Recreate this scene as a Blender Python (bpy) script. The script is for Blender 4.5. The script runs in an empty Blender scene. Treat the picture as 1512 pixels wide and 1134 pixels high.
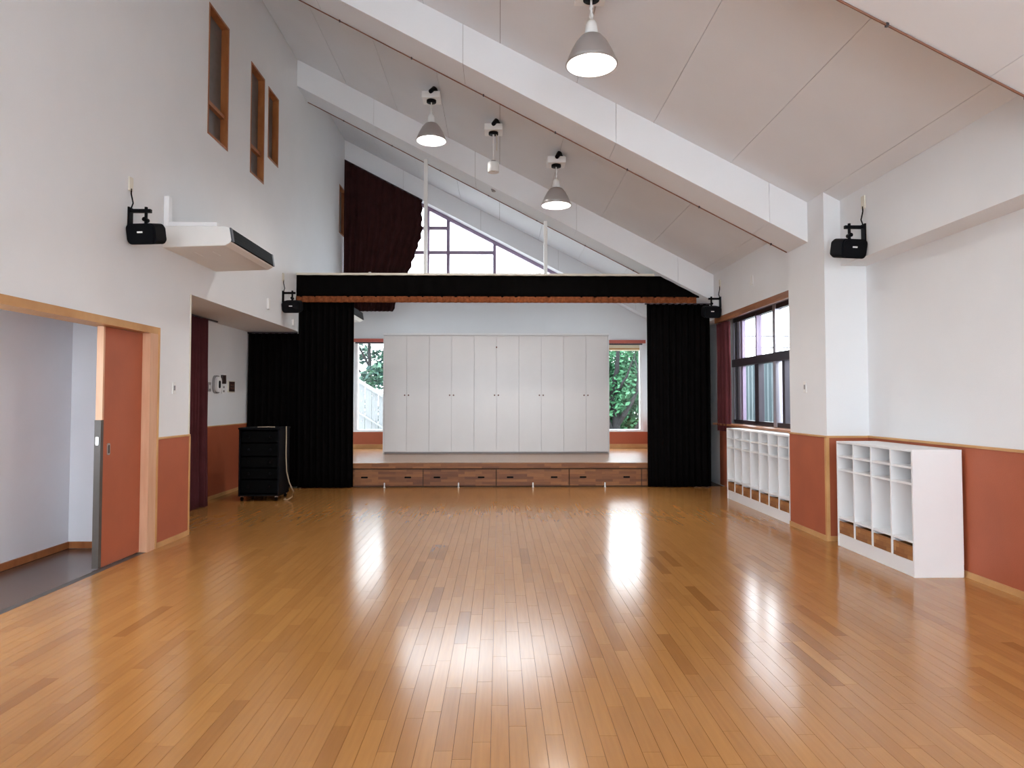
import bpy, bmesh, math, random
from mathutils import Vector, Matrix

# ------------------------------------------------------------------ camera, world, light, exposure
S = bpy.context.scene
COL = S.collection
cam_d = bpy.data.cameras.new('camera')
cam = bpy.data.objects.new('camera', cam_d)
COL.objects.link(cam)
cam_d.sensor_width = 36.0
cam_d.lens = 36.0 * 1020 / 1512
cam_d.shift_y = -0.007
cam_d.clip_end = 300
cam.location = (0, 0, 1.4)
cam.rotation_euler = (math.radians(92.0), 0, math.radians(-1.07))
S.camera = cam

W = bpy.data.worlds.new('overcast_sky')
S.world = W
W.use_nodes = True
wn = W.node_tree.nodes
wn['Background'].inputs[0].default_value = (0.91, 0.955, 1.0, 1)
wn['Background'].inputs[1].default_value = 7.0

def portal(name, loc, rot, sx, sy):
    l = bpy.data.lights.new(name, 'AREA')
    l.shape = 'RECTANGLE'
    l.size = sx
    l.size_y = sy
    l.cycles.is_portal = True
    o = bpy.data.objects.new(name, l)
    COL.objects.link(o)
    o.location = loc
    o.rotation_euler = rot
    return o

R90 = math.pi / 2
XREC_P = -4.18
portal('sky_portal_rear', (0.2, -2.62, 2.05), (R90, 0, math.pi), 6.4, 3.3)     # faces +Y into the hall
portal('sky_portal_side', (3.80, 9.4, 1.87), (0, R90, 0), 1.66, 2.8)            # faces -X
portal('sky_portal_stage', (2.5, 14.98, 1.7), (-R90, 0, 0), 1.2, 2.0)
portal('sky_portal_stage_b', (-2.5, 14.98, 1.7), (-R90, 0, 0), 1.2, 2.0)
portal('sky_portal_gable', (-0.6, 14.98, 4.5), (-R90, 0, 0), 5.0, 1.9)
portal('sky_portal_corridor', (-3.78, 1.42, 1.2), (R90, 0, math.pi), 0.66, 2.4)

portal('sky_portal_corridor_side', (XREC_P, 3.8, 1.5), (0, -R90, 0), 1.2, 2.6)             # faces +X

S.view_settings.view_transform = 'Standard'
S.view_settings.look = 'None'
S.view_settings.gamma = 1.0
S.view_settings.use_curve_mapping = False
S.view_settings.exposure = 0.70

RNG = random.Random(7)

# ------------------------------------------------------------------ materials
def _nt(name):
    m = bpy.data.materials.new(name)
    m.use_nodes = True
    nt = m.node_tree
    return m, nt, nt.nodes['Principled BSDF']

def plain(name, col, rough=0.6, var=0.0, vscale=4.0, bump=0.0, bscale=80.0, metal=0.0, spec=0.5):
    m, nt, b = _nt(name)
    b.inputs['Roughness'].default_value = rough
    b.inputs['Metallic'].default_value = metal
    b.inputs['Specular IOR Level'].default_value = spec
    b.inputs['Base Color'].default_value = (*col, 1)
    tc = nt.nodes.new('ShaderNodeTexCoord')
    if var > 0:
        n = nt.nodes.new('ShaderNodeTexNoise')
        n.inputs['Scale'].default_value = vscale
        n.inputs['Detail'].default_value = 4
        nt.links.new(tc.outputs['Object'], n.inputs['Vector'])
        r = nt.nodes.new('ShaderNodeMapRange')
        r.inputs['From Min'].default_value = 0.3
        r.inputs['From Max'].default_value = 0.7
        r.inputs['To Min'].default_value = 1 - var
        r.inputs['To Max'].default_value = 1 + var
        nt.links.new(n.outputs['Fac'], r.inputs['Value'])
        mx = nt.nodes.new('ShaderNodeVectorMath')
        mx.operation = 'SCALE'
        mx.inputs[0].default_value = col
        nt.links.new(r.outputs['Result'], mx.inputs['Scale'])
        nt.links.new(mx.outputs['Vector'], b.inputs['Base Color'])
    if bump > 0:
        n2 = nt.nodes.new('ShaderNodeTexNoise')
        n2.inputs['Scale'].default_value = bscale
        n2.inputs['Detail'].default_value = 3
        nt.links.new(tc.outputs['Object'], n2.inputs['Vector'])
        bp = nt.nodes.new('ShaderNodeBump')
        bp.inputs['Strength'].default_value = bump
        bp.inputs['Distance'].default_value = 0.003
        nt.links.new(n2.outputs['Fac'], bp.inputs['Height'])
        nt.links.new(bp.outputs['Normal'], b.inputs['Normal'])
    return m

def wood(name, a, c, scale=(2, 2, 30), rough=0.35):
    m, nt, b = _nt(name)
    tc = nt.nodes.new('ShaderNodeTexCoord')
    mp = nt.nodes.new('ShaderNodeMapping')
    mp.inputs['Scale'].default_value = scale
    n = nt.nodes.new('ShaderNodeTexNoise')
    n.inputs['Scale'].default_value = 1.0
    n.inputs['Detail'].default_value = 5
    r = nt.nodes.new('ShaderNodeValToRGB')
    r.color_ramp.elements[0].position = 0.3
    r.color_ramp.elements[0].color = (*a, 1)
    r.color_ramp.elements[1].position = 0.7
    r.color_ramp.elements[1].color = (*c, 1)
    L = nt.links.new
    L(tc.outputs['Object'], mp.inputs['Vector'])
    L(mp.outputs['Vector'], n.inputs['Vector'])
    L(n.outputs['Fac'], r.inputs['Fac'])
    L(r.outputs['Color'], b.inputs['Base Color'])
    b.inputs['Roughness'].default_value = rough
    return m

def stave_wood(name, cols, u='X', rough=0.35, bw=0.45, bh=0.045):
    """laminated block timber: staves of mixed browns on the u/Z plane"""
    m, nt, b = _nt(name)
    L = nt.links.new
    tc = nt.nodes.new('ShaderNodeTexCoord')
    sp = nt.nodes.new('ShaderNodeSeparateXYZ')
    L(tc.outputs['Object'], sp.inputs[0])
    cb = nt.nodes.new('ShaderNodeCombineXYZ')
    L(sp.outputs[u], cb.inputs['X'])
    L(sp.outputs['Z'], cb.inputs['Y'])
    br = nt.nodes.new('ShaderNodeTexBrick')
    br.inputs['Scale'].default_value = 1.0
    br.inputs['Mortar Size'].default_value = 0.0
    br.inputs['Brick Width'].default_value = bw
    br.inputs['Row Height'].default_value = bh
    br.inputs['Color1'].default_value = (0, 0, 0, 1)
    br.inputs['Color2'].default_value = (1, 1, 1, 1)
    br.offset = 0.37
    L(cb.outputs[0], br.inputs['Vector'])
    r = nt.nodes.new('ShaderNodeValToRGB')
    r.color_ramp.elements[0].color = (*cols[0], 1)
    r.color_ramp.elements[1].color = (*cols[-1], 1)
    for i, c in enumerate(cols[1:-1]):
        e = r.color_ramp.elements.new((i + 1) / (len(cols) - 1))
        e.color = (*c, 1)
    L(br.outputs['Color'], r.inputs['Fac'])
    mp = nt.nodes.new('ShaderNodeMapping')
    mp.inputs['Scale'].default_value = (4, 40, 1)
    L(cb.outputs[0], mp.inputs['Vector'])
    n = nt.nodes.new('ShaderNodeTexNoise')
    n.inputs['Scale'].default_value = 1.5
    L(mp.outputs[0], n.inputs['Vector'])
    mr = nt.nodes.new('ShaderNodeMapRange')
    mr.inputs['To Min'].default_value = 0.75
    mr.inputs['To Max'].default_value = 1.25
    L(n.outputs['Fac'], mr.inputs['Value'])
    vm = nt.nodes.new('ShaderNodeVectorMath')
    vm.operation = 'SCALE'
    L(r.outputs['Color'], vm.inputs[0])
    L(mr.outputs[0], vm.inputs['Scale'])
    L(vm.outputs[0], b.inputs['Base Color'])
    b.inputs['Roughness'].default_value = rough
    return m

def floor_wood(name):
    m, nt, b = _nt(name)
    L = nt.links.new
    at = nt.nodes.new('ShaderNodeAttribute')
    at.attribute_name = 'tone'
    r = nt.nodes.new('ShaderNodeValToRGB')
    r.color_ramp.elements[0].color = (0.27, 0.105, 0.026, 1)
    r.color_ramp.elements[1].color = (0.47, 0.215, 0.060, 1)
    L(at.outputs['Fac'], r.inputs['Fac'])
    g = nt.nodes.new('ShaderNodeNewGeometry')
    mp = nt.nodes.new('ShaderNodeMapping')
    mp.inputs['Scale'].default_value = (60, 3, 1)
    L(g.outputs['Position'], mp.inputs['Vector'])
    n = nt.nodes.new('ShaderNodeTexNoise')
    n.inputs['Scale'].default_value = 1.0
    n.inputs['Detail'].default_value = 3
    L(mp.outputs[0], n.inputs['Vector'])
    mr = nt.nodes.new('ShaderNodeMapRange')
    mr.inputs['To Min'].default_value = 0.86
    mr.inputs['To Max'].default_value = 1.14
    L(n.outputs['Fac'], mr.inputs['Value'])
    vm = nt.nodes.new('ShaderNodeVectorMath')
    vm.operation = 'SCALE'
    L(r.outputs['Color'], vm.inputs[0])
    L(mr.outputs[0], vm.inputs['Scale'])
    L(vm.outputs[0], b.inputs['Base Color'])
    b.inputs['Roughness'].default_value = 0.18
    b.inputs['IOR'].default_value = 1.56
    return m

def glass(name, tint=(0.97, 0.99, 1.0), gloss=0.06):
    m, nt, b = _nt(name)
    L = nt.links.new
    out = nt.nodes['Material Output']
    t = nt.nodes.new('ShaderNodeBsdfTransparent')
    t.inputs[0].default_value = (*tint, 1)
    gl = nt.nodes.new('ShaderNodeBsdfGlossy')
    gl.inputs['Roughness'].default_value = 0.02
    mx = nt.nodes.new('ShaderNodeMixShader')
    mx.inputs[0].default_value = gloss
    L(t.outputs[0], mx.inputs[1])
    L(gl.outputs[0], mx.inputs[2])
    L(mx.outputs[0], out.inputs['Surface'])
    nt.nodes.remove(b)
    return m

def emit(name, col, strength):
    m, nt, b = _nt(name)
    b.inputs['Base Color'].default_value = (0.9, 0.9, 0.9, 1)
    b.inputs['Emission Color'].default_value = (*col, 1)
    b.inputs['Emission Strength'].default_value = strength
    return m

def leafy(name, a, c):
    m, nt, b = _nt(name)
    L = nt.links.new
    at = nt.nodes.new('ShaderNodeAttribute')
    at.attribute_name = 'tone'
    r = nt.nodes.new('ShaderNodeValToRGB')
    r.color_ramp.elements[0].color = (*a, 1)
    r.color_ramp.elements[1].color = (*c, 1)
    L(at.outputs['Fac'], r.inputs['Fac'])
    L(r.outputs['Color'], b.inputs['Base Color'])
    b.inputs['Roughness'].default_value = 0.6
    b.inputs['Specular IOR Level'].default_value = 0.2
    return m

M = {}
M['wall'] = plain('white_wall_paint', (0.79, 0.805, 0.825), 0.75, 0.015, 2.0, 0.25, 140)
M['corridor'] = plain('pale_blue_wallpaper', (0.76, 0.77, 0.82), 0.8, 0.02, 2.0, 0.2, 140)
M['ceil'] = plain('ceiling_board', (0.75, 0.775, 0.81), 0.85, 0.02, 1.5, 0.2, 200)
M['gap'] = plain('dark_joint', (0.22, 0.2, 0.19), 0.9, 0.05)
M['beam'] = plain('beam_board', (0.82, 0.835, 0.86), 0.8, 0.015, 1.5, 0.2, 200)
M['brick_red'] = plain('russet_board', (0.40, 0.100, 0.042), 0.55, 0.06, 3.0, 0.3, 120)
M['rail_wood'] = wood('light_trim_wood', (0.50, 0.25, 0.09), (0.66, 0.38, 0.16), (3, 3, 3), 0.4)
M['pink_wood'] = wood('pale_pink_wood', (0.62, 0.33, 0.20), (0.72, 0.44, 0.28), (20, 20, 2), 0.45)
M['win_wood'] = wood('orange_window_wood', (0.27, 0.085, 0.024), (0.40, 0.15, 0.05), (10, 10, 3), 0.4)
M['header_wood'] = wood('header_wood', (0.22, 0.08, 0.03), (0.38, 0.16, 0.07), (10, 2, 30), 0.4)
M['floor'] = floor_wood('varnished_floor_wood')
M['subfloor'] = plain('dark_subfloor', (0.05, 0.02, 0.008), 0.6, 0.05)
M['stagetop'] = wood('stage_floor_wood', (0.36, 0.17, 0.065), (0.42, 0.21, 0.085), (4, 0.5, 1), 0.24)
M['stave'] = stave_wood('stage_block_wood', [(0.13, 0.038, 0.009), (0.20, 0.068, 0.016), (0.28, 0.105, 0.027), (0.16, 0.052, 0.013)], 'X', 0.5, 0.28, 0.042)
M['stave_y'] = stave_wood('box_block_wood', [(0.22, 0.07, 0.02), (0.42, 0.20, 0.07), (0.33, 0.14, 0.045), (0.50, 0.25, 0.09)], 'Y', 0.4, 0.12, 0.035)
M['white'] = plain('white_laminate', (0.84, 0.84, 0.85), 0.35, 0.01, 3.0)
M['cab'] = plain('ivory_laminate', (0.83, 0.815, 0.81), 0.25, 0.015, 2.5)
M['white_plastic'] = plain('white_plastic', (0.80, 0.80, 0.79), 0.4, 0.01)
M['ac_white'] = plain('air_conditioner_white', (0.78, 0.77, 0.75), 0.4, 0.015)
M['black'] = plain('black_plastic', (0.003, 0.0033, 0.005), 0.6, 0.1, 4.0, 0, 80, 0, 0.10)
M['grille'] = plain('dark_grille', (0.002, 0.0022, 0.0025), 0.65, 0.1, 4.0, 0, 80, 0, 0.06)
M['grille2'] = plain('grey_grille_end', (0.07, 0.075, 0.09), 0.45, 0.05)
M['blackcloth'] = plain('black_velvet', (0.0035, 0.003, 0.003), 0.95, 0.15, 6, 0.3, 300, 0, 0.03)
M['browncloth'] = plain('dark_maroon_cloth', (0.034, 0.010, 0.010), 0.9, 0.2, 5, 0.3, 300, 0, 0.15)
M['purplecloth'] = plain('plum_cloth', (0.085, 0.022, 0.026), 0.9, 0.12, 5, 0.3, 300, 0, 0.15)
M['fringe'] = plain('rust_fringe', (0.21, 0.062, 0.022), 0.9, 0.3, 30, 0.5, 200, 0, 0.15)
M['cream'] = plain('cream_rail', (0.72, 0.68, 0.58), 0.5, 0.02)
M['alu'] = plain('dark_bronze_aluminium', (0.05, 0.042, 0.055), 0.4, 0.05, 4, 0, 80, 0.3)
M['silver'] = plain('silver_aluminium', (0.48, 0.46, 0.52), 0.35, 0.03, 4, 0, 80, 0.5)
M['mullion'] = plain('mauve_grey_frame', (0.30, 0.23, 0.34), 0.45, 0.04)
M['darkmetal'] = plain('dark_door_strip', (0.075, 0.062, 0.055), 0.45, 0.1, 10)
M['metal'] = plain('brushed_steel', (0.6, 0.6, 0.6), 0.3, 0.03, 8, 0, 80, 1.0)
M['shade'] = plain('grey_lamp_metal', (0.42, 0.385, 0.37), 0.35, 0.03, 6, 0, 80, 0.35)
M['shade_in'] = plain('white_reflector', (0.9, 0.9, 0.88), 0.35)
M['bulb'] = emit('lamp_glow', (1.0, 0.99, 0.95), 22.0)
M['glass'] = glass('clear_glass')
M['dimglass'] = plain('grey_figured_glass', (0.12, 0.115, 0.115), 0.3, 0.15, 12, 0.3, 60)
M['brown_rod'] = plain('brown_rod', (0.19, 0.075, 0.045), 0.5, 0.1)
M['corr_floor'] = wood('corridor_floor', (0.085, 0.045, 0.03), (0.12, 0.07, 0.05), (3, 20, 2), 0.25)
M['hook'] = plain('dark_hook', (0.05, 0.045, 0.05), 0.35, 0.05)
M['cable'] = plain('beige_cable', (0.36, 0.27, 0.19), 0.6, 0.05)
M['brown_plastic'] = plain('dark_brown_panel', (0.035, 0.018, 0.016), 0.35, 0.1)
M['grey_plastic'] = plain('grey_plastic', (0.25, 0.24, 0.25), 0.4, 0.05)
M['ground'] = plain('grey_gravel', (0.30, 0.29, 0.25), 0.95, 0.2, 3, 0.5, 30)
M['stairwhite'] = plain('white_painted_steel', (0.21, 0.225, 0.23), 0.5, 0.02)
M['stairgrey'] = plain('pale_painted_board', (0.165, 0.175, 0.18), 0.5, 0.03)
M['fence'] = plain('blue_grey_steel', (0.075, 0.105, 0.115), 0.6, 0.06, 2)
M['bark'] = plain('dark_bark', (0.009, 0.008, 0.009), 0.95, 0.4, 12, 0.6, 30)
M['leaf'] = leafy('green_leaves', (0.010, 0.055, 0.022), (0.085, 0.23, 0.12))
M['leaf2'] = leafy('grey_green_leaves', (0.02, 0.05, 0.05), (0.10, 0.19, 0.13))
M['conifer'] = leafy('conifer_green', (0.008, 0.035, 0.02), (0.025, 0.08, 0.04))
M['red_trim'] = plain('red_window_trim', (0.50, 0.115, 0.085), 0.5, 0.04)
M['eave'] = plain('cream_eave', (0.80, 0.72, 0.52), 0.6, 0.03)

# ------------------------------------------------------------------ mesh helpers
class MB:
    def __init__(self):
        self.v, self.f, self.sm, self.t = [], [], [], []
    def add(self, vs, fs, smooth=False, tone=0.0):
        o = len(self.v)
        self.v += [tuple(p) for p in vs]
        self.f += [tuple(i + o for i in f) for f in fs]
        self.sm += [smooth] * len(fs)
        self.t += [tone] * len(fs)
        return self
    def box(self, x0, x1, y0, y1, z0, z1, tone=0.0):
        vs = [(x0, y0, z0), (x1, y0, z0), (x1, y1, z0), (x0, y1, z0), (x0, y0, z1), (x1, y0, z1), (x1, y1, z1), (x0, y1, z1)]
        return self.add(vs, [(0, 3, 2, 1), (4, 5, 6, 7), (0, 1, 5, 4), (1, 2, 6, 5), (2, 3, 7, 6), (3, 0, 4, 7)], False, tone)
    def prism(self, poly, a, b, axis='y'):
        """poly: 2D points; axis y -> (x,z), x -> (y,z), z -> (x,y)"""
        n = len(poly)
        def P(p, w):
            return {'y': (p[0], w, p[1]), 'x': (w, p[0], p[1]), 'z': (p[0], p[1], w)}[axis]
        vs = [P(p, a) for p in poly] + [P(p, b) for p in poly]
        fs = [tuple(range(n)), tuple(range(2 * n - 1, n - 1, -1))]
        fs += [(i, i + n, (i + 1) % n + n, (i + 1) % n) for i in range(n)]
        return self.add(vs, fs)
    def tube(self, pts, r, n=8, close=True):
        pts = [Vector(p) for p in pts]
        rs = r if isinstance(r, (list, tuple)) else [r] * len(pts)
        vs, fs = [], []
        for i, p in enumerate(pts):
            d = (pts[min(i + 1, len(pts) - 1)] - pts[max(i - 1, 0)]).normalized()
            up = Vector((0, 0, 1)) if abs(d.z) < 0.9 else Vector((1, 0, 0))
            s = d.cross(up).normalized()
            t = s.cross(d)
            for k in range(n):
                a = 2 * math.pi * k / n
                vs.append(p + (s * math.cos(a) + t * math.sin(a)) * rs[i])
        for i in range(len(pts) - 1):
            for k in range(n):
                fs.append((i * n + k, i * n + (k + 1) % n, (i + 1) * n + (k + 1) % n, (i + 1) * n + k))
        self.add(vs, fs, True)
        if close:
            self.add(vs[:n], [tuple(range(n - 1, -1, -1))])
            self.add(vs[-n:], [tuple(range(n))])
        return self
    def lathe(self, prof, c=(0, 0, 0), n=24):
        vs, fs = [], []
        m = len(prof)
        for k in range(n):
            a = 2 * math.pi * k / n
            for (r, z) in prof:
                vs.append((c[0] + r * math.cos(a), c[1] + r * math.sin(a), c[2] + z))
        for k in range(n):
            k2 = (k + 1) % n
            for i in range(m - 1):
                fs.append((k * m + i, k2 * m + i, k2 * m + i + 1, k * m + i + 1))
        return self.add(vs, fs, True)
    def rbox(self, x0, x1, y0, y1, z0, z1, r, seg=4, axis='y'):
        """box rounded in the plane across the axis"""
        def rr(a0, a1, b0, b1):
            out = []
            for cx, cy, s in ((a1 - r, b1 - r, 0), (a0 + r, b1 - r, 1), (a0 + r, b0 + r, 2), (a1 - r, b0 + r, 3)):
                for k in range(seg + 1):
                    an = (s + k / seg) * math.pi / 2
                    out.append((cx + r * math.cos(an), cy + r * math.sin(an)))
            return out
        if axis == 'y':
            return self.prism(rr(x0, x1, z0, z1), y0, y1, 'y')
        if axis == 'x':
            return self.prism(rr(y0, y1, z0, z1), x0, x1, 'x')
        return self.prism(rr(x0, x1, y0, y1), z0, z1, 'z')
    def mesh(self, name, mat, tone=False, fix=True):
        me = bpy.data.meshes.new(name)
        me.from_pydata(self.v, [], self.f)
        me.materials.append(M[mat] if isinstance(mat, str) else mat)
        me.polygons.foreach_set('use_smooth', self.sm)
        if tone:
            a = me.attributes.new('tone', 'FLOAT', 'FACE')
            a.data.foreach_set('value', self.t)
        if fix:
            bm = bmesh.new()
            bm.from_mesh(me)
            bmesh.ops.recalc_face_normals(bm, faces=bm.faces)
            bm.to_mesh(me)
            bm.free()
        me.update()
        return me
    def build(self, name, mat, parent=None, tone=False, fix=True):
        o = bpy.data.objects.new(name, self.mesh(name, mat, tone, fix))
        COL.objects.link(o)
        o.parent = parent
        return o

def tag(o, label, cat, group=None, kind=None):
    o['label'] = label
    o['category'] = cat
    if group:
        o['group'] = group
    if kind:
        o['kind'] = kind
    return o

def struct(o, label, cat):
    return tag(o, label, cat, None, 'structure')

def empty(name, loc=(0, 0, 0), rz=0.0):
    o = bpy.data.objects.new(name, None)
    o.empty_display_size = 0.1
    COL.objects.link(o)
    o.location = loc
    o.rotation_euler = (0, 0, rz)
    return o

def B(name, mat, parent, *b):
    return MB().box(*b).build(name, mat, parent)

def bevel(o, w=0.004, seg=2):
    m = o.modifiers.new('soft_edges', 'BEVEL')
    m.width = w
    m.segments = seg
    m.limit_method = 'ANGLE'
    return o

def copy_tree(o, parent=None):
    c = o.copy()
    COL.objects.link(c)
    c.parent = parent
    for ch in list(o.children):
        copy_tree(ch, c)
    return c

def wall_cells(mb, u0, u1, z0, z1, holes, cell):
    us = sorted({u0, u1, *[h[0] for h in holes], *[h[1] for h in holes]})
    zs = sorted({z0, z1, *[h[2] for h in holes], *[h[3] for h in holes]})
    us = [u for u in us if u0 <= u <= u1]
    zs = [z for z in zs if z0 <= z <= z1]
    for i in range(len(us) - 1):
        j = 0
        while j < len(zs) - 1:
            def inside(jj):
                cu, cz = (us[i] + us[i + 1]) / 2, (zs[jj] + zs[jj + 1]) / 2
                return any(h[0] < cu < h[1] and h[2] < cz < h[3] for h in holes)
            if inside(j):
                j += 1
                continue
            k = j
            while k + 1 < len(zs) - 1 and not inside(k + 1):
                k += 1
            cell(mb, us[i], us[i + 1], zs[j], zs[k + 1])
            j = k + 1

# ------------------------------------------------------------------ dimensions (metres)
XL, XR, XU = -3.27, 3.73, 3.47        # left wall, lower right wall, upper right wall
YB, YN = 14.8, -2.6                   # back (stage) wall, wall behind the viewer
XREC = -4.11                          # recess and corridor wall
SLOPE = 0.517
def ceil_z(x):
    return 3.525 + SLOPE * (3.3 - x)
BEAMS = [(3.37, 3.96), (7.27, 7.78), (11.05, 11.64), (14.5, 14.8)]
STAGE_Y, STAGE_Z = 11.3, 0.39
RAIL = 1.03

def slab(mb, x0, x1, y0, y1, o0, o1):
    """a board following the roof slope; o0,o1 offsets below/above the ceiling plane"""
    vs = []
    for o in (o0, o1):
        vs += [(x0, y0, ceil_z(x0) + o), (x1, y0, ceil_z(x1) + o), (x1, y1, ceil_z(x1) + o), (x0, y1, ceil_z(x0) + o)]
    return mb.add(vs, [(0, 3, 2, 1), (4, 5, 6, 7), (0, 1, 5, 4), (1, 2, 6, 5), (2, 3, 7, 6), (3, 0, 4, 7)])

# ------------------------------------------------------------------ floor with planks
floor = MB().box(XREC - 0.2, XR + 0.2, YN, YB, -0.2, -0.015).build('floor', 'subfloor')
struct(floor, 'glossy golden brown plank floor of the hall', 'floor')
PW, PL = 0.0755, 0.61
planks = []
ncol = int((XR - XL) / PW) + 12
for i in range(ncol):
    x0 = XREC + i * PW
    if x0 > XR:
        break
    y = YN + 0.02 - RNG.random() * PL
    while y < STAGE_Y + 0.05:
        x1 = x0 + PW
        cx, cy = x0 + PW / 2, y + PL / 2
        ok = cx > XL or (7.36 < cy < 11.4)
        if ok:
            t = min(1, max(0, RNG.gauss(0.74, 0.10)))
            if cy > 6.5:
                t = 0.74 + (t - 0.74) * 0.6
            elif RNG.random() < 0.05:
                t = RNG.uniform(0.18, 0.42)
            planks.append((x0, max(y, YN), min(y + PL, STAGE_Y + 0.05), t))
        y += PL
def in_view(p):
    cx, cy = p[0] + PW / 2, (p[1] + p[2]) / 2
    if cy < 2.5 or p[2] - p[1] < PL - 0.01 or p[0] < XL + 0.02 or p[0] + PW > XR - 0.03:
        return False
    return abs(737 + 1020 * cx / cy - 756) < 770
near = sorted([p for p in planks if in_view(p)], key=lambda p: p[1])[:296]
nearset = set(near)
G = 0.0007
tone_meshes = []
for k in range(24):
    mb = MB().box(G, PW - G, G, PL - G, -0.015, 0.0, k / 23)
    tone_meshes.append(mb.mesh('plank', 'floor', True))
for p in near:
    o = bpy.data.objects.new('plank', tone_meshes[int(round(p[3] * 23))])
    COL.objects.link(o)
    o.location = (p[0], p[1], 0)
    o.parent = floor
rest = MB()
for p in planks:
    if p in nearset:
        continue
    x0, x1 = max(p[0], XREC), min(p[0] + PW, XR)
    if p[0] < XL < p[0] + PW and not (7.36 < (p[1] + p[2]) / 2 < 11.4):
        x0 = XL
    if p[2] - p[1] < 0.01 or x1 - x0 < 0.005:
        continue
    rest.box(x0 + G, x1 - G, p[1] + G, p[2] - G, -0.015, 0.0, p[3])
pf = rest.build('plank_field', 'floor', floor, True, False)
pf['kind'] = 'stuff'

corr_floor = B('corridor_floor', 'corr_floor', None, XREC, XL - 0.06, 1.4, 6.72, -0.2, -0.004)
struct(corr_floor, 'dark brown corridor floor beyond the open sliding door', 'floor')
B('door_track', 'darkmetal', corr_floor, XL - 0.06, XL, 3.2, 6.5, -0.02, 0.001)

# ------------------------------------------------------------------ walls
# left wall: corridor opening, recess, four high windows
LW = [(7.70, 8.28, 4.40, 5.90), (9.02, 9.55, 4.40, 5.88), (9.70, 10.16, 4.84, 5.86), (14.05, 14.62, 4.84, 5.84)]
lholes = [(3.2, 6.58, -0.02, 2.07), (7.36, 11.42, -0.02, 2.53)] + LW
mb = MB()
wall_cells(mb, YN, YB + 0.2, -0.02, 7.3, lholes, lambda m, a, b, c, d: m.box(XL - 0.18, XL, a, b, c, d))
wall_left = mb.build('wall_left', 'wall')
struct(wall_left, 'tall white left wall of the hall with high slit windows', 'wall')
def wain(parent, x0, x1, y0, y1, z1=RAIL, z0=0.0):
    return B('wainscot', 'brick_red', parent, x0, x1, y0, y1, z0, z1)
wain(wall_left, XL, XL + 0.012, 6.66, 7.345)
wain(wall_left, XL, XL + 0.012, YN, 3.12)
bevel(B('chair_rail', 'rail_wood', wall_left, XL, XL + 0.02, 6.66, 7.36, RAIL, RAIL + 0.022), 0.004)
B('chair_rail', 'rail_wood', wall_left, XL, XL + 0.02, YN, 3.12, RAIL, RAIL + 0.022)
B('corner_trim', 'rail_wood', wall_left, XL - 0.01, XL + 0.018, 7.338, 7.366, 0, RAIL)
B('corner_trim', 'cream', wall_left, XL - 0.01, XL + 0.006, 7.345, 7.366, RAIL + 0.022, 2.53)
B('skirting', 'rail_wood', wall_left, XL + 0.0, XL + 0.022, 6.66, 7.36, 0, 0.05)

# recess walls and soffit
mb = MB()
mb.box(XREC - 0.15, XREC, 7.2, 11.5, 0, 2.7)
mb.box(XREC, XL - 0.17, 7.2, 7.36, 0, 2.7)
mb.box(XREC, XL - 0.17, 11.42, 11.5, 0, 2.7)
mb.box(XREC, XL - 0.18, 7.36, 11.42, 2.53, 2.7)
wr = mb.build('wall_recess', 'wall')
struct(wr, 'white wall of the low recess with intercom panels beside the stage', 'wall')
wain(wr, XREC, XREC + 0.012, 7.36, 11.42)
B('chair_rail', 'rail_wood', wr, XREC, XREC + 0.018, 7.36, 11.42, RAIL, RAIL + 0.015)
B('skirting', 'rail_wood', wr, XREC, XREC + 0.02, 7.36, 11.42, 0, 0.05)

# corridor beyond the sliding door
mb = MB()
wall_cells(mb, 1.4, 6.9, -0.02, 2.6, [(2.5, 5.1, 0.9, 2.1)], lambda m, a, b, c, d: m.box(XREC - 0.15, XREC, a, b, c, d))
mb.box(XREC, XL - 0.18, 6.72, 6.9, -0.02, 2.6)
mb.box(XREC, XL - 0.18, 1.4, 6.72, 2.42, 2.6)
wc = mb.build('wall_corridor', 'corridor')
struct(wc, 'pale bluish corridor wall seen through the open doorway', 'wall')
B('skirting', 'win_wood', wc, XREC, XREC + 0.02, 1.4, 6.72, 0, 0.06)
B('skirting', 'win_wood', wc, XREC, XL - 0.18, 6.70, 6.72, 0, 0.06)

# right wall: lower wall, upper wall set forward, pillar
mb = MB()
rholes = [(7.95, 10.9, 1.04, 2.72)]
wall_cells(mb, YN, YB + 0.2, -0.02, 2.9, rholes, lambda m, a, b, c, d: m.box(XR, XR + 0.17, a, b, c, d))
mb.box(XU, XR + 0.17, YN, 7.78, 2.77, 3.9)
mb.box(XU, XR + 0.17, 7.78, YB + 0.2, 2.72, 3.9)
wall_right = mb.build('wall_right', 'wall')
struct(wall_right, 'white right wall with a projecting upper band above the lockers', 'wall')
wain(wall_right, XR - 0.012, XR, YN, 6.91)
wain(wall_right, XR - 0.012, XR, 7.78, 11.6)
bevel(B('chair_rail', 'rail_wood', wall_right, XR - 0.022, XR, YN, 6.91, RAIL, RAIL + 0.022), 0.004)
B('skirting', 'rail_wood', wall_right, XR - 0.022, XR, YN, 6.91, 0, 0.05)
B('skirting', 'rail_wood', wall_right, XR - 0.022, XR, 7.78, 11.2, 0, 0.05)

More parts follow.
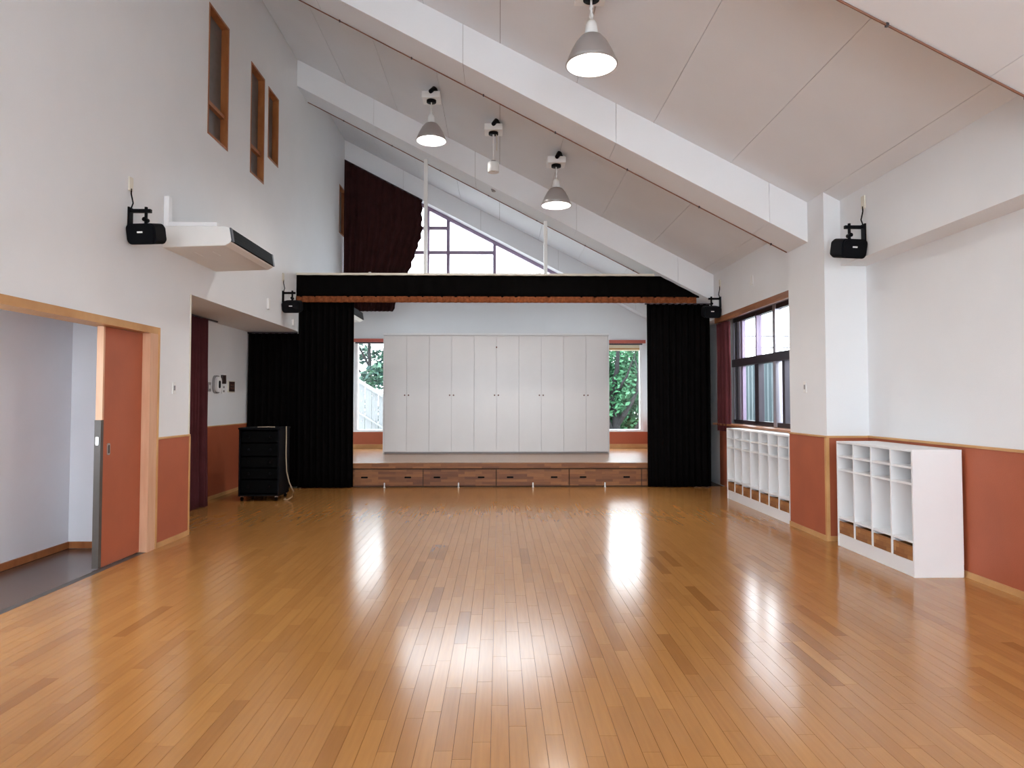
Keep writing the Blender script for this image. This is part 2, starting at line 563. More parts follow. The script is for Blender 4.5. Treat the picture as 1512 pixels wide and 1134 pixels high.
pillar = MB().box(3.3, XR + 0.05, 6.91, 7.78, -0.02, 3.62).build('pillar', 'wall')
struct(pillar, 'square white pillar with russet lower panel between the lockers', 'pillar')
wain(pillar, 3.288, 3.3, 6.93, 7.78)
wain(pillar, 3.31, XR - 0.012, 6.898, 6.91)
B('corner_trim', 'rail_wood', pillar, 3.278, 3.312, 6.888, 6.925, 0, RAIL)
bevel(B('chair_rail', 'rail_wood', pillar, 3.276, 3.3, 6.886, 7.78, RAIL, RAIL + 0.02), 0.004)
B('chair_rail', 'rail_wood', pillar, 3.3, XR - 0.02, 6.886, 6.91, RAIL, RAIL + 0.02)
B('skirting', 'rail_wood', pillar, 3.276, 3.3, 6.886, 7.78, 0, 0.05)
B('skirting', 'rail_wood', pillar, 3.3, XR - 0.02, 6.886, 6.91, 0, 0.05)

# stage side wall on the right
wsr = MB().box(3.2, XU + 0.1, 11.75, YB, 0, 4.0).build('wall_stage', 'wall')
struct(wsr, 'white side wall of the stage behind the right curtain', 'wall')
wain(wsr, 3.19, 3.2, 11.75, YB, 1.0, STAGE_Z)

# back wall with two windows and the gable window
SWR = (1.75, 3.09, 0.76, 2.64)
SWL = (-3.08, -1.85, 0.76, 2.66)
GZ = 3.65
def gable_top(x):
    return ceil_z(x) - 0.43
gx_tip = 3.3 - (GZ - 3.525 + 0.43) / SLOPE
mb = MB()
wall_cells(mb, XL - 0.1, XU + 0.2, -0.02, GZ, [SWR, SWL], lambda m, a, b, c, d: m.box(a, b, YB, YB + 0.18, c, d))
mb.prism([(XL - 0.1, GZ), (-2.6, GZ), (-2.6, gable_top(-2.6)), (XL - 0.1, gable_top(XL - 0.1))], YB, YB + 0.18)
mb.prism([(XL - 0.1, gable_top(XL - 0.1)), (gx_tip, GZ), (XU + 0.2, GZ), (XU + 0.2, ceil_z(XU + 0.2)), (XL - 0.1, ceil_z(XL - 0.1) + 0.1)], YB, YB + 0.18)
wall_back = mb.build('wall_back', 'wall')
struct(wall_back, 'white end wall behind the stage under the sloping roof', 'wall')
wain(wall_back, XL, 3.19, YB - 0.012, YB, 0.74, STAGE_Z + 0.09)
B('skirting', 'rail_wood', wall_back, XL, 3.19, YB - 0.025, YB, STAGE_Z, STAGE_Z + 0.09)

# wall behind the viewer, mostly glazing
mb = MB()
wall_cells(mb, XREC - 0.3, XR + 0.2, -0.02, 7.3, [(-3.0, 3.4, 0.4, 3.4)], lambda m, a, b, c, d: m.box(a, b, YN - 0.2, YN, c, d))
wall_rear = mb.build('wall_rear', 'wall')
struct(wall_rear, 'white wall with wide windows at the viewer end of the hall', 'wall')

# ------------------------------------------------------------------ ceiling and beams
mb = MB()
slab(mb, XL - 0.18, XR + 0.2, YN - 0.2, YB + 0.2, 0.015, 0.25)
ceiling = mb.build('ceiling', 'gap')
struct(ceiling, 'sloping off white ceiling of large boards over the hall', 'ceiling')
xs = [3.3 - 0.823 * k for k in range(8)] + [XL]
xs = [XU] + xs
bays = [(YN, 3.37, 0.0), (3.96, 7.27, 0.0), (7.78, 11.05, 0.0), (11.64, 14.5, 0.0)]
for (a, b, sh) in bays:
    for i in range(len(xs) - 1):
        m2 = MB()
        slab(m2, xs[i + 1] + 0.0025, xs[i] - 0.0025, a, b, 0.0, 0.016)
        m2.build('ceiling_panel', 'ceil', ceiling)

blabels = ['white boxed beam nearest the viewer, cut by the top right corner',
           'white boxed beam resting on the right pillar, crossing the middle of the ceiling',
           'white boxed beam directly above the stage valance',
           'shallow white beam along the top of the gable window']
BD = 0.43
for bi, (a, b) in enumerate(BEAMS):
    xr = 3.3 if bi in (0, 1) else XU
    core = MB()
    slab(core, XL, xr, a + 0.014, b, -BD + 0.014, 0.0)
    beam = core.build('ceiling_beam', 'gap')
    struct(beam, blabels[bi], 'beam')
    js = [xr] + [3.3 - 0.41 - 1.64 * k for k in range(4)] + [XL]
    for i in range(len(js) - 1):
        x0, x1 = js[i + 1] + 0.002, js[i] - 0.002
        m2 = MB()
        slab(m2, x0, x1, a, a + 0.014, -BD, 0.0)
        m2.build('cladding_board', 'beam', beam)
        if True:
            m2 = MB()
            slab(m2, x0, x1, a + 0.0145, b, -BD, -BD + 0.014)
            m2.build('soffit_board', 'ceil', beam)
    if bi < 3:
        z0 = lambda x: ceil_z(x) - BD - 0.012
        rod = MB().tube([(XL + 0.02, b - 0.012, z0(XL + 0.02)), (xr - 0.02, b - 0.012, z0(xr - 0.02))], 0.007, 8).build('brown_rod', 'brown_rod', beam)
        for k in range(8):
            xk = 3.3 - 0.2 - 0.82 * k
            if xk > xr - 0.05:
                continue
            MB().box(xk - 0.008, xk + 0.008, b - 0.022, b - 0.002, z0(xk) - 0.010, z0(xk) + 0.012).build('clip', 'alu', rod)

# ------------------------------------------------------------------ windows
def slit_window(n, h, transom, label):
    y0, y1, z0, z1 = h
    w = empty('window_%d' % n, (XL, y0, z0))
    struct(w, label, 'window')
    L_ = lambda nm, mt, *b: B(nm, mt, w, b[0] , b[1], b[2], b[3], b[4], b[5])
    dy, dz = y1 - y0, z1 - z0
    D = 0.085
    L_('lining', 'win_wood', -D, 0.004, 0, 0.028, 0, dz)
    L_('lining', 'win_wood', -D, 0.004, dy - 0.028, dy, 0, dz)
    L_('lining', 'win_wood', -D, 0.004, 0.028, dy - 0.028, 0, 0.028)
    L_('lining', 'win_wood', -D, 0.004, 0.028, dy - 0.028, dz - 0.028, dz)
    L_('backing', 'alu', -0.178, -0.12, 0, dy, 0, dz)
    if transom:
        t = 0.38
        L_('transom', 'win_wood', -D, -0.03, 0.028, dy - 0.028, t, t + 0.045)
        L_('pane', 'dimglass', -D - 0.012, -D + 0.004, 0.03, dy - 0.03, 0.03, t)
        L_('pane', 'dimglass', -D - 0.012, -D + 0.004, 0.03, dy - 0.03, t + 0.045, dz - 0.03)
        L_('sash', 'win_wood', -D + 0.004, -D + 0.02, 0.03, 0.06, t + 0.05, dz - 0.03)
    else:
        L_('pane', 'dimglass', -D - 0.012, -D + 0.004, 0.03, dy - 0.03, 0.03, dz - 0.03)
    return w
slit_window(1, LW[0], True, 'tall wooden slit window highest and nearest on the left wall')
slit_window(2, LW[1], True, 'tall wooden slit window with transom beside the shorter one')
slit_window(3, LW[2], False, 'short wooden slit window right of the middle tall one')
slit_window(4, LW[3], False, 'narrow wooden slit window beside the gable curtain')

# side window behind the far lockers
w = empty('window_5', (0, 0, 0))
struct(w, 'bronze aluminium sliding window above the far lockers', 'window')
X0, X1 = 3.70, 3.78
Y0, Y1, Z0, Z1 = 7.95, 10.9, 1.04, 2.72
B('sill', 'header_wood', w, XU + 0.02, XR + 0.02, Y0, Y1 + 0.35, 1.015, 1.045)
B('header', 'header_wood', w, XU - 0.012, XU + 0.05, 7.78, 11.0, 2.64, 2.725)
B('head_frame', 'header_wood', w, XU + 0.05, XR + 0.0, 7.78, 11.0, 2.70, 2.722)
B('jamb', 'white', w, XR - 0.03, XR + 0.05, Y1 - 0.05, Y1, 1.045, 2.70)
for k, (ya, yb, mt) in enumerate([(10.80, 10.85, 'silver'), (10.70, 10.78, 'alu'), (10.60, 10.68, 'silver'), (10.50, 10.58, 'mullion')]):
    B('frame_jamb', mt, w, X0 + 0.01 * k, X1, ya, yb, 1.05, 2.70)
B('frame_head', 'alu', w, X0, X1, Y0, Y1 - 0.05, 2.63, 2.70)
B('frame_base', 'alu', w, X0, X1, Y0, Y1 - 0.05, 1.05, 1.11)
bevel(B('transom', 'alu', w, X0 - 0.02, X1, Y0, Y1 - 0.05, 1.93, 2.05), 0.006)
B('mullion', 'silver', w, X0 - 0.015, X1 - 0.005, 9.13, 9.22, 1.05, 2.70)
B('mullion', 'alu', w, X0 + 0.01, X1, 8.90, 8.98, 1.05, 1.95)
B('mullion', 'mullion', w, X0, X1, 9.84, 9.89, 2.05, 2.66)
B('mullion', 'alu', w, X0, X1, 9.78, 9.93, 1.08, 1.95)
B('mullion', 'alu', w, X0, X1, 8.2, 8.28, 1.08, 2.7)
for (ya, yb) in ((9.22, 9.84), (9.89, 10.52), (8.28, 9.13)):
    B('pane', 'glass', w, X0 + 0.045, X0 + 0.05, ya, yb, 1.08, 1.95)
    B('pane', 'glass', w, X0 + 0.045, X0 + 0.05, ya, yb, 2.03, 2.65)

# windows either side of the stage cabinets
def stage_window(n, h, label, eave):
    x0, x1, z0, z1 = h
    w = empty('window_%d' % n, (0, 0, 0))
    struct(w, label, 'window')
    y = YB
    B('trim_head', 'red_trim', w, x0 - 0.06, x1 + 0.06, y - 0.03, y, z1, z1 + 0.07)
    B('frame_head', 'alu', w, x0, x1, y + 0.02, y + 0.1, z1 - 0.03, z1)
    B('frame_side', 'white', w, x0, x0 + 0.06, y + 0.02, y + 0.12, z0, z1 - 0.03)
    B('frame_side', 'white', w, x1 - 0.06, x1, y + 0.02, y + 0.12, z0, z1 - 0.03)
    B('frame_base', 'white', w, x0 + 0.06, x1 - 0.06, y + 0.02, y + 0.12, z0, z0 + 0.03)
    B('sill', 'white', w, x0, x1, y - 0.02, y + 0.02, z0 - 0.02, z0 + 0.005)
    if eave:
        B('blind_box', 'eave', w, x0 + 0.06, x1 - 0.06, y + 0.05, y + 0.15, z1 - 0.15, z1 - 0.03)
        B('blind_rail', 'rail_wood', w, x0 + 0.06, x1 - 0.06, y + 0.04, y + 0.05, z1 - 0.125, z1 - 0.10)
    B('pane', 'glass', w, x0 + 0.06, x1 - 0.06, y + 0.075, y + 0.08, z0 + 0.03, z1 - 0.03)
stage_window(6, SWL, 'tall window left of the white stage cabinets showing a stair', False)
stage_window(7, SWR, 'tall window right of the white stage cabinets showing a green tree', True)

# gable window
w = empty('window_8', (0, 0, 0))
struct(w, 'triangular gable window with mauve bars above the stage', 'window')
def gp(x0, x1, z0=None, drop0=0.0, drop1=0.075):
    return [(x0, gable_top(x0) - drop1), (x1, gable_top(x1) - drop1), (x1, gable_top(x1) - drop0), (x0, gable_top(x0) - drop0)]
MB().prism(gp(-2.6, gx_tip - 0.15), YB - 0.01, YB + 0.09).build('frame_top', 'mullion', w)
B('frame_base', 'mullion', w, -2.6, gx_tip - 0.14, YB, YB + 0.09, GZ, GZ + 0.06)
for x in (-2.55, -1.54, -1.10, -0.10):
    B('mullion', 'mullion', w, x - 0.035, x + 0.035, YB + 0.0, YB + 0.085, GZ + 0.06, gable_top(x) - 0.06)
for z, xa, xe in ((4.60, -2.6, -0.065), (5.13, -2.6, -1.065)):
    B('transom', 'mullion', w, xa, xe, YB + 0.005, YB + 0.08, z - 0.035, z + 0.035)
MB().prism([(-2.6, GZ), (gx_tip - 0.1, GZ), (-2.6, gable_top(-2.6) - 0.05)], YB + 0.045, YB + 0.05).build('pane', 'glass', w)

# windows behind the viewer
w = empty('window_9', (0, 0, 0))
struct(w, 'wide row of tall windows at the viewer end of the hall', 'window')
for k in range(6):
    x = -3.0 + 6.4 * k / 5
    B('mullion', 'alu', w, x - 0.03, x + 0.03, YN - 0.12, YN - 0.05, 0.4, 3.4)
for z in (0.4, 2.3, 3.34):
    B('transom', 'alu', w, -2.97, 3.37, YN - 0.11, YN - 0.06, z, z + 0.06)
for k in range(5):
    x = -3.0 + 6.4 * k / 5
    B('pane', 'glass', w, x + 0.03, x + 1.25, YN - 0.09, YN - 0.085, 0.46, 3.34)

w = empty('window_10', (0, 0, 0))
struct(w, 'bronze framed window in the corridor wall beyond the left doorway', 'window')
for y in (2.5, 3.78, 5.06):
    B('mullion', 'alu', w, XREC - 0.12, XREC - 0.06, y, y + 0.04, 0.9, 2.1)
for z in (0.9, 2.06):
    B('transom', 'alu', w, XREC - 0.12, XREC - 0.06, 2.54, 5.06, z, z + 0.04)
for y in (2.54, 3.82):
    B('pane', 'glass', w, XREC - 0.095, XREC - 0.09, y, y + 1.24, 0.94, 2.06)

# ------------------------------------------------------------------ sliding door and its frame
d = empty('trim_1', (0, 0, 0))
struct(d, 'light wooden frame of the open doorway on the left', 'door frame')
B('casing', 'pink_wood', d, XL - 0.002, XL + 0.015, 6.50, 6.645, 0, 2.05)
B('jamb', 'pink_wood', d, XL - 0.18, XL - 0.002, 6.50, 6.58, 0, 2.05)
B('casing', 'rail_wood', d, XL - 0.002, XL + 0.022, 6.645, 6.67, 0, 2.10)
B('lintel', 'rail_wood', d, XL - 0.18, XL + 0.018, 3.12, 6.645, 2.035, 2.10)
B('jamb', 'pink_wood', d, XL - 0.18, XL + 0.015, 3.12, 3.2, 0, 2.035)

d = empty('door_1', (XL - 0.075, 5.86, 0))
struct(d, 'russet sliding door pulled half open across the left doorway', 'door')
B('door_leaf', 'brick_red', d, -0.03, 0.016, 0.03, 0.70, 0.008, 2.03)
B('edge_strip', 'pink_wood', d, -0.036, 0.016, 0.0, 0.03, 1.24, 2.03)
B('face_strip', 'pink_wood', d, 0.016, 0.019, 0.0, 0.012, 1.24, 2.03)
es = B('guard_strip', 'darkmetal', d, -0.036, 0.0165, -0.012, 0.03, 0.008, 1.24)
m2 = MB().rbox(-0.022, 0.002, -0.017, -0.012, 1.03, 1.10, 0.008).build('latch', 'metal', es)
h = MB().rbox(0.016, 0.022, 0.085, 0.125, 0.94, 1.04, 0.012, 4, 'x').build('recessed_pull', 'metal', d)
MB().rbox(0.0215, 0.0235, 0.093, 0.117, 0.955, 1.025, 0.008, 4, 'x').build('pull_cup', 'darkmetal', h)

# ------------------------------------------------------------------ stage
st = empty('stage', (0, STAGE_Y, 0))
struct(st, 'low wooden stage with drawer fronts between black curtains', 'stage')
B('platform', 'stagetop', st, XL + 0.06, 3.2, 0.05, YB - STAGE_Y, 0.0, STAGE_Z)
bevel(B('nosing', 'stave', st, XL + 0.06, 3.2, -0.035, 0.05, STAGE_Z - 0.085, STAGE_Z + 0.002), 0.006)
B('kick_rail', 'subfloor', st, XL + 0.06, 3.2, 0.03, 0.05, 0.0, 0.30)
db = [-3.20, -2.41, -1.235, -0.045, 1.145, 2.33, 3.18]
for i in range(len(db) - 1):
    x0, x1 = db[i] + 0.006, db[i + 1] - 0.006
    dr = bevel(B('drawer', 'stave', st, x0, x1, 0.0, 0.03, 0.02, 0.288), 0.003)
    if x1 - x0 > 1:
        for xh in (x0 + 0.22, x1 - 0.24):
            MB().rbox(xh - 0.055, xh + 0.055, -0.0035, 0.0005, 0.145, 0.172, 0.012).build('grip_slot', 'grille', dr)
for i, x in enumerate((-1.85, -0.655, 0.55, 1.72)):
    o = MB().lathe([(0.0, 0.0), (0.018, 0.0), (0.018, 0.006), (0.011, 0.012), (0.011, 0.072), (0.006, 0.08), (0.0, 0.08)], (x, STAGE_Y - 0.06, 0.0), 12).build('floor_stop', 'white_plastic')
    tag(o, ['small white floor stop at the stage front, leftmost of four', 'small white floor stop, second from the left curtain',
            'small white floor stop, second from the right curtain', 'small white floor stop at the stage front, rightmost of four'][i], 'floor stop', 'floor stops along the stage front')

# cabinets on the stage
CY, CX0, CX1, CT = 13.3, -2.205, 2.105, 2.66
cw = (CX1 - CX0) / 5
clab = ['leftmost white double door cabinet on the stage, beside the stair window',
        'white double door cabinet on the stage, second from the left',
        'middle white double door cabinet on the stage',
        'white double door cabinet on the stage, second from the right',
        'rightmost white double door cabinet on the stage, beside the tree window']
for i in range(5):
    x0 = CX0 + i * cw
    c = empty('wardrobe_cabinet', (x0, CY, STAGE_Z))
    tag(c, clab[i], 'cabinet', 'white cabinets on the stage')
    H = CT - STAGE_Z
    cb = MB().box(0.001, cw - 0.001, 0.022, 0.6, 0.03, H).build('carcass', 'cab', c)
    B('plinth', 'grey_plastic', c, 0.0, cw, 0.03, 0.6, 0.0, 0.03)
    for k in range(2):
        a = k * cw / 2 + 0.002
        b = (k + 1) * cw / 2 - 0.002
        dd = bevel(B('cabinet_door', 'cab', c, a, b, 0.0, 0.02, 0.04, H - 0.01), 0.002)
        kx = (b - 0.035) if k == 0 else (a + 0.035)
        kn = MB().lathe([(0, 0), (0.008, 0), (0.007, 0.012), (0.014, 0.02), (0.012, 0.028), (0, 0.03)], (0, 0, 0), 12).build('knob', 'brown_rod', dd)
        kn.rotation_euler = (R90, 0, 0)
        kn.location = (kx, 0.0, 1.12)
    if i == 2:
        MB().rbox(cw / 2 - 0.012, cw / 2 + 0.012, -0.006, 0.0, 2.03, 2.06, 0.006).build('lock', 'brown_rod', c)
o = bevel(B('cabinet_top_board', 'white', None, CX0 - 0.02, CX1 + 0.02, CY - 0.04, CY + 0.62, CT, CT + 0.04), 0.004)
tag(o, 'long white top board over the row of stage cabinets', 'top board')
for side, x in (('left', CX0 - 0.02), ('right', CX1)):
    o = B('end_panel', 'white', None, x, x + 0.02, CY - 0.01, CY + 0.6, STAGE_Z, CT)
    o.name = 'cabinet_end_panel'
    tag(o, 'thin white end panel at the %s end of the stage cabinets' % side, 'panel', 'end panels of the stage cabinets')

# ------------------------------------------------------------------ curtains
def curtain(name, mat, parent, p0, p1, zb, zt, folds, amp, edge=None, rows=14, seed=1, flare=0.0):
    """gathered cloth hung between p0 and p1 (xy); zt(u) top height; edge(v)-> end fraction at height v"""
    r = random.Random(seed)
    a, b = Vector((p0[0], p0[1], 0)), Vector((p1[0], p1[1], 0))
    d = (b - a)
    Ln = d.length
    d.normalize()
    nrm = Vector((d.y, -d.x, 0))
    n = folds * 8
    ph = [r.uniform(-0.5, 0.5) for _ in range(folds + 2)]
    am = [r.uniform(0.6, 1.2) for _ in range(folds + 2)]
    vs, fs = [], []
    for j in range(rows + 1):
        v = j / rows
        for i in range(n + 1):
            u = i / n
            k = int(u * folds)
            uu = u * (edge(v) if edge else 1.0)
            zz = zb + (zt(uu) - zb) * v
            off = amp * am[k] * math.sin(2 * math.pi * u * folds + 0.5 * math.sin(3 * v + ph[k])) * (1 + flare * (1 - v))
            p = a + d * (uu * Ln) + nrm * off
            vs.append((p.x, p.y, zz))
    for j in range(rows):
        for i in range(n):
            q = j * (n + 1) + i
            fs.append((q, q + 1, q + n + 2, q + n + 1))
    o = MB().add(vs, fs, True).build(name, mat, parent)
    s = o.modifiers.new('cloth_thickness', 'SOLIDIFY')
    s.thickness = 0.004
    s.offset = 0
    return o

CYN = 11.2
def curtain_thing(name, label, cat, cloth_args, cloth_kw, rail, mat, group=None):
    e = empty(name, (0, 0, 0))
    tag(e, label, cat, group)
    curtain('cloth', mat, e, *cloth_args, **cloth_kw)
    if rail:
        MB().tube(rail, 0.012, 8).build('curtain_rail', 'alu', e)
    return e
curtain_thing('stage_curtain', 'long black curtain on the left side of the stage opening', 'curtain',
              ((XL + 0.03, CYN), (-2.35, CYN), 0.012, lambda u: 3.22, 9, 0.035), dict(seed=3), [(XL + 0.01, CYN, 3.23), (-2.3, CYN, 3.23)], 'blackcloth', 'black stage curtains')
curtain_thing('stage_curtain', 'long black curtain on the right side of the stage opening', 'curtain',
              ((2.41, CYN), (3.44, CYN), 0.012, lambda u: 2.98, 10, 0.035), dict(seed=4), [(2.38, CYN, 2.985), (3.46, CYN, 2.985)], 'blackcloth', 'black stage curtains')
curtain_thing('wing_curtain', 'black curtain closing the far end of the low recess', 'curtain',
              ((XREC + 0.03, CYN + 0.11), (XL + 0.035, CYN + 0.11), 0.012, lambda u: 2.5, 8, 0.03), dict(seed=5), [(XREC + 0.01, CYN + 0.11, 2.51), (XL - 0.02, CYN + 0.11, 2.51)], 'blackcloth', 'black stage curtains')
# valance: clipped at the right by the beam soffit
e = empty('stage_valance', (0, 0, 0))
tag(e, 'black pleated valance with rust fringe across the stage opening', 'valance')
VY = 11.12
def vtop(x):
    return min(3.425, ceil_z(x) - BD - 0.02)
curtain('cloth', 'blackcloth', e, (XL + 0.01, VY), (3.25, VY), 3.075, lambda u: vtop(XL + 0.01 + u * (3.24 - XL)), 26, 0.012, seed=9, rows=4)
curtain('fringe', 'fringe', e, (XL + 0.01, VY - 0.012), (3.2, VY - 0.012), 2.985, lambda u: 3.085, 60, 0.011, seed=10, rows=3)
bevel(B('valance_rail', 'cream', e, XL + 0.005, 2.52, VY - 0.03, VY + 0.32, 3.425, 3.46), 0.004)
for i, x in enumerate((-1.22, 0.77)):
    o = bevel(B('hanger_post', 'white_plastic', None, x - 0.03, x + 0.03, 11.36, 11.42, 3.46, ceil_z(x + 0.03) - BD), 0.004)
    tag(o, ['white post from valance rail to beam, taller one by the gable curtain', 'white post from valance rail to beam, shorter one at the gable window tip'][i], 'post', 'posts carrying the valance rail')
o = MB().lathe([(0, 0), (0.03, 0), (0.032, 0.03), (0.02, 0.05), (0, 0.055)], (-2.12, 11.3, 3.46), 14).build('spot_cap', 'white_plastic')
tag(o, 'small white cap standing on the left end of the valance rail', 'cap')
o = MB().lathe([(0, 0), (0.02, 0), (0.02, 0.02), (0.0, 0.03)], (0.66, 11.2, 3.46), 12).build('rail_button', 'alu')
tag(o, 'tiny dark button on the valance rail by the shorter post', 'button')

# maroon curtain drawn across part of the gable window
e = empty('gable_curtain', (0, 0, 0))
tag(e, 'dark maroon curtain drawn over the left half of the gable window', 'curtain')
gx0, gx1 = XL + 0.02, -1.62
def g_edge(v):
    e_ = 1.0 if v > 0.69 else (0.85 + 0.15 * (v - 0.36) / 0.33 if v > 0.36 else 0.63 + 0.22 * v / 0.36)
    return e_ + 0.010 * math.sin(v * 70)
curtain('cloth', 'browncloth', e, (gx0, 14.42), (gx1, 14.42), 3.27, lambda u: ceil_z(gx0 + u * (gx1 - gx0)) - BD - 0.02, 12, 0.03, edge=g_edge, rows=40, seed=12)
MB().tube([(gx0, 14.42, ceil_z(gx0) - BD - 0.015), (gx1, 14.42, ceil_z(gx1) - BD - 0.015)], 0.012, 8).build('curtain_rail', 'alu', e)

curtain_thing('recess_curtain', 'plum curtain gathered at the near side of the low recess', 'curtain',
              ((-3.98, 8.55), (-3.93, 9.32), 0.012, lambda u: 2.49, 9, 0.055), dict(seed=21, flare=0.5), [(-3.97, 7.5, 2.505), (-3.94, 9.7, 2.505)], 'purplecloth')
curtain_thing('window_curtain', 'short plum curtain gathered at the far end of the side window', 'curtain',
              ((3.52, 10.52), (3.52, 10.98), 0.93, lambda u: 2.63, 6, 0.035), dict(seed=22), [(3.52, 7.9, 2.645), (3.52, 11.0, 2.645)], 'purplecloth')

# ------------------------------------------------------------------ lockers and their boxes
def locker(name, label, y0, n, cwid):
    """open cubby unit; front faces -X at x = 3.29, first bay at y0"""
    t = empty(name, (3.29, y0, 0))
    tag(t, label, 'locker', 'white cubby lockers on the right wall')
    D, H, T = 0.40, 1.01, 0.018
    Lw = n * cwid + T
    B('plinth', 'white', t, 0.006, D, 0.004, Lw - 0.004, 0.0, 0.105)
    B('base_board', 'white', t, 0, D, T, Lw - T, 0.105, 0.123)
    B('top_board', 'white', t, 0, D, 0, Lw, H - T, H)
    B('back_panel', 'white', t, D - 0.008, D - 0.001, 0, Lw, 0.10, H - T)
    for k in range(n + 1):
        nm = 'side_panel' if k in (0, n) else 'divider'
        B(nm, 'white', t, 0, D - 0.009, k * cwid, k * cwid + T, 0.0 if nm == 'side_panel' else 0.123, H - T)
    for k in range(n):
        a, b = k * cwid + T, (k + 1) * cwid
        for z in (0.275, 0.735, 0.865):
            B('shelf', 'white', t, 0.004, D - 0.009, a, b, z - 0.009, z + 0.009)
        yc = (a + b) / 2
        # the bays are shallow above the box: an inner back stands near the front
        B('inner_back', 'white', t, 0.20, 0.208, a, b, 0.284, 0.726)
        m2 = MB()
        m2.rbox(0.192, 0.2, yc - 0.014, yc + 0.014, 0.645, 0.69, 0.012, 4, 'x')
        m2.tube([(0.194, yc, 0.672), (0.165, yc, 0.668), (0.148, yc, 0.655), (0.15, yc, 0.636), (0.162, yc, 0.63)], 0.007, 6)
        m2.build('coat_hook', 'hook', t)
    return t
def wooden_box(y0, cwid, label):
    a, b = 0.0, cwid - 0.03
    t = empty('wooden_box', (3.29, y0, 0.1235))
    tag(t, label, 'box', 'wooden boxes in the lockers')
    h = 0.118
    bevel(B('front', 'stave_y', t, 0.006, 0.02, a, b, 0, h), 0.002)
    B('side', 'stave_y', t, 0.02, 0.36, a, a + 0.01, 0, h - 0.01)
    B('side', 'stave_y', t, 0.02, 0.36, b - 0.01, b, 0, h - 0.01)
    B('back', 'stave_y', t, 0.36, 0.372, a, b, 0, h - 0.01)
    B('bottom', 'stave_y', t, 0.02, 0.36, a + 0.01, b - 0.01, 0, 0.008)
CWD = 0.305
locker('cubby_locker', 'white open locker unit with four bays, nearest on the right', 5.46, 4, CWD)
FAR0 = 7.80
locker('cubby_locker', 'white open locker unit with seven bays under the side window', FAR0, 7, CWD)
nth = ['nearest to the viewer', 'second nearest', 'third nearest', 'fourth nearest', 'fifth nearest', 'sixth nearest', 'farthest']
for k in range(4):
    wooden_box(5.46 + 0.018 + k * CWD + 0.006, CWD, 'wooden box in the four bay locker, ' + (nth[k] if k < 3 else 'next to the pillar'))
for k in range(7):
    wooden_box(FAR0 + 0.018 + k * CWD + 0.006, CWD, 'wooden box in the seven bay locker, ' + (nth[k] if k else 'next to the pillar'))

# ------------------------------------------------------------------ ceiling lamps
def lamp_mount(t, cz, x, stem):
    """sloping-ceiling bracket, box and ring; local origin at the ring, cz = ceiling height above it"""
    m2 = MB().tube([(0.06, 0.05, cz - 0.02), (0.045, -0.02, cz - 0.035), (0.0, -0.135, cz - 0.13)], [0.034, 0.034, 0.028], 12)
    m2.build('mount_arm', 'black', t)
    MB().box(0.02, 0.10, 0.03, 0.12, cz - 0.11, cz - 0.005).build('mount_foot', 'black', t)
    bevel(B('junction_box', 'white_plastic', t, -0.125, 0.125, -0.10, 0.14, 0.03, cz - 0.105), 0.008)
    MB().lathe([(0.0, 0.0), (0.066, 0.0), (0.066, 0.03), (0.0, 0.03)], (0, 0, 0), 20).build('mount_ring', 'black', t)
def pendant(label, x, y, power):
    zc = ceil_z(x)
    zr = zc - 0.755           # rim height
    t = empty('pendant_lamp', (x, y, zr + 0.53))
    tag(t, label, 'lamp', 'dome pendant lamps')
    lamp_mount(t, 0.225, x, 0)
    z = -0.53
    m2 = MB()
    for k in range(5):       # chain links
        c = -0.025 - k * 0.036
        pts = []
        for q in range(9):
            an = 2 * math.pi * q / 8
            r = 0.014 * math.cos(an)
            pts.append((r if k % 2 else 0, 0 if k % 2 else r, c + 0.026 * math.sin(an)))
        m2.tube(pts, 0.005, 6, False)
    m2.tube([(0, 0, 0.0), (0, 0, -0.19)], 0.009, 6)
    m2.build('chain', 'white_plastic', t)
    MB().lathe([(0.0, z + 0.36), (0.030, z + 0.36), (0.044, z + 0.335), (0.056, z + 0.24), (0.0, z + 0.24)], (0, 0, 0), 20).build('lamp_socket', 'white_plastic', t)
    prof = [(0.052, 0.24), (0.085, 0.225), (0.125, 0.175), (0.160, 0.11), (0.188, 0.045), (0.202, 0.0)]
    sh = MB().lathe([(r, z + h) for r, h in prof] , (0, 0, 0), 36).build('lamp_shade', 'shade', t)
    s = sh.modifiers.new('sheet', 'SOLIDIFY')
    s.thickness = 0.003
    s.offset = 1
    MB().lathe([(r - 0.003, z + h - 0.001) for r, h in prof], (0, 0, 0), 36).build('reflector', 'shade_in', t)
    MB().lathe([(0.198, z - 0.004), (0.209, z - 0.004), (0.209, z + 0.008), (0.200, z + 0.008), (0.198, z - 0.004)], (0, 0, 0), 36).build('rim', 'shade', sh)
    MB().lathe([(0.0, z + 0.035), (0.035, z + 0.045), (0.058, z + 0.085), (0.05, z + 0.13), (0.028, z + 0.17), (0.028, z + 0.235), (0, z + 0.235)], (0, 0, 0), 20).build('bulb', 'bulb', t)
    l = bpy.data.lights.new('lamp_light', 'SPOT')
    l.energy = power
    l.spot_size = math.radians(150)
    l.spot_blend = 0.5
    l.shadow_soft_size = 0.06
    l.color = (1.0, 0.97, 0.92)
    lo = bpy.data.objects.new('lamp_light', l)
    COL.objects.link(lo)
    lo.parent = t
    lo.location = (0, 0, z + 0.02)
    return t
PW_L = 60
pendant('lit dome pendant lamp nearest the viewer, at the top edge', 0.74, 5.44, PW_L)
pendant('lit dome pendant lamp farther back on the left, highest of the far pair', -0.93, 9.35, PW_L)
pendant('lit dome pendant lamp farther back on the right, lowest of the far pair', 0.78, 9.35, PW_L)

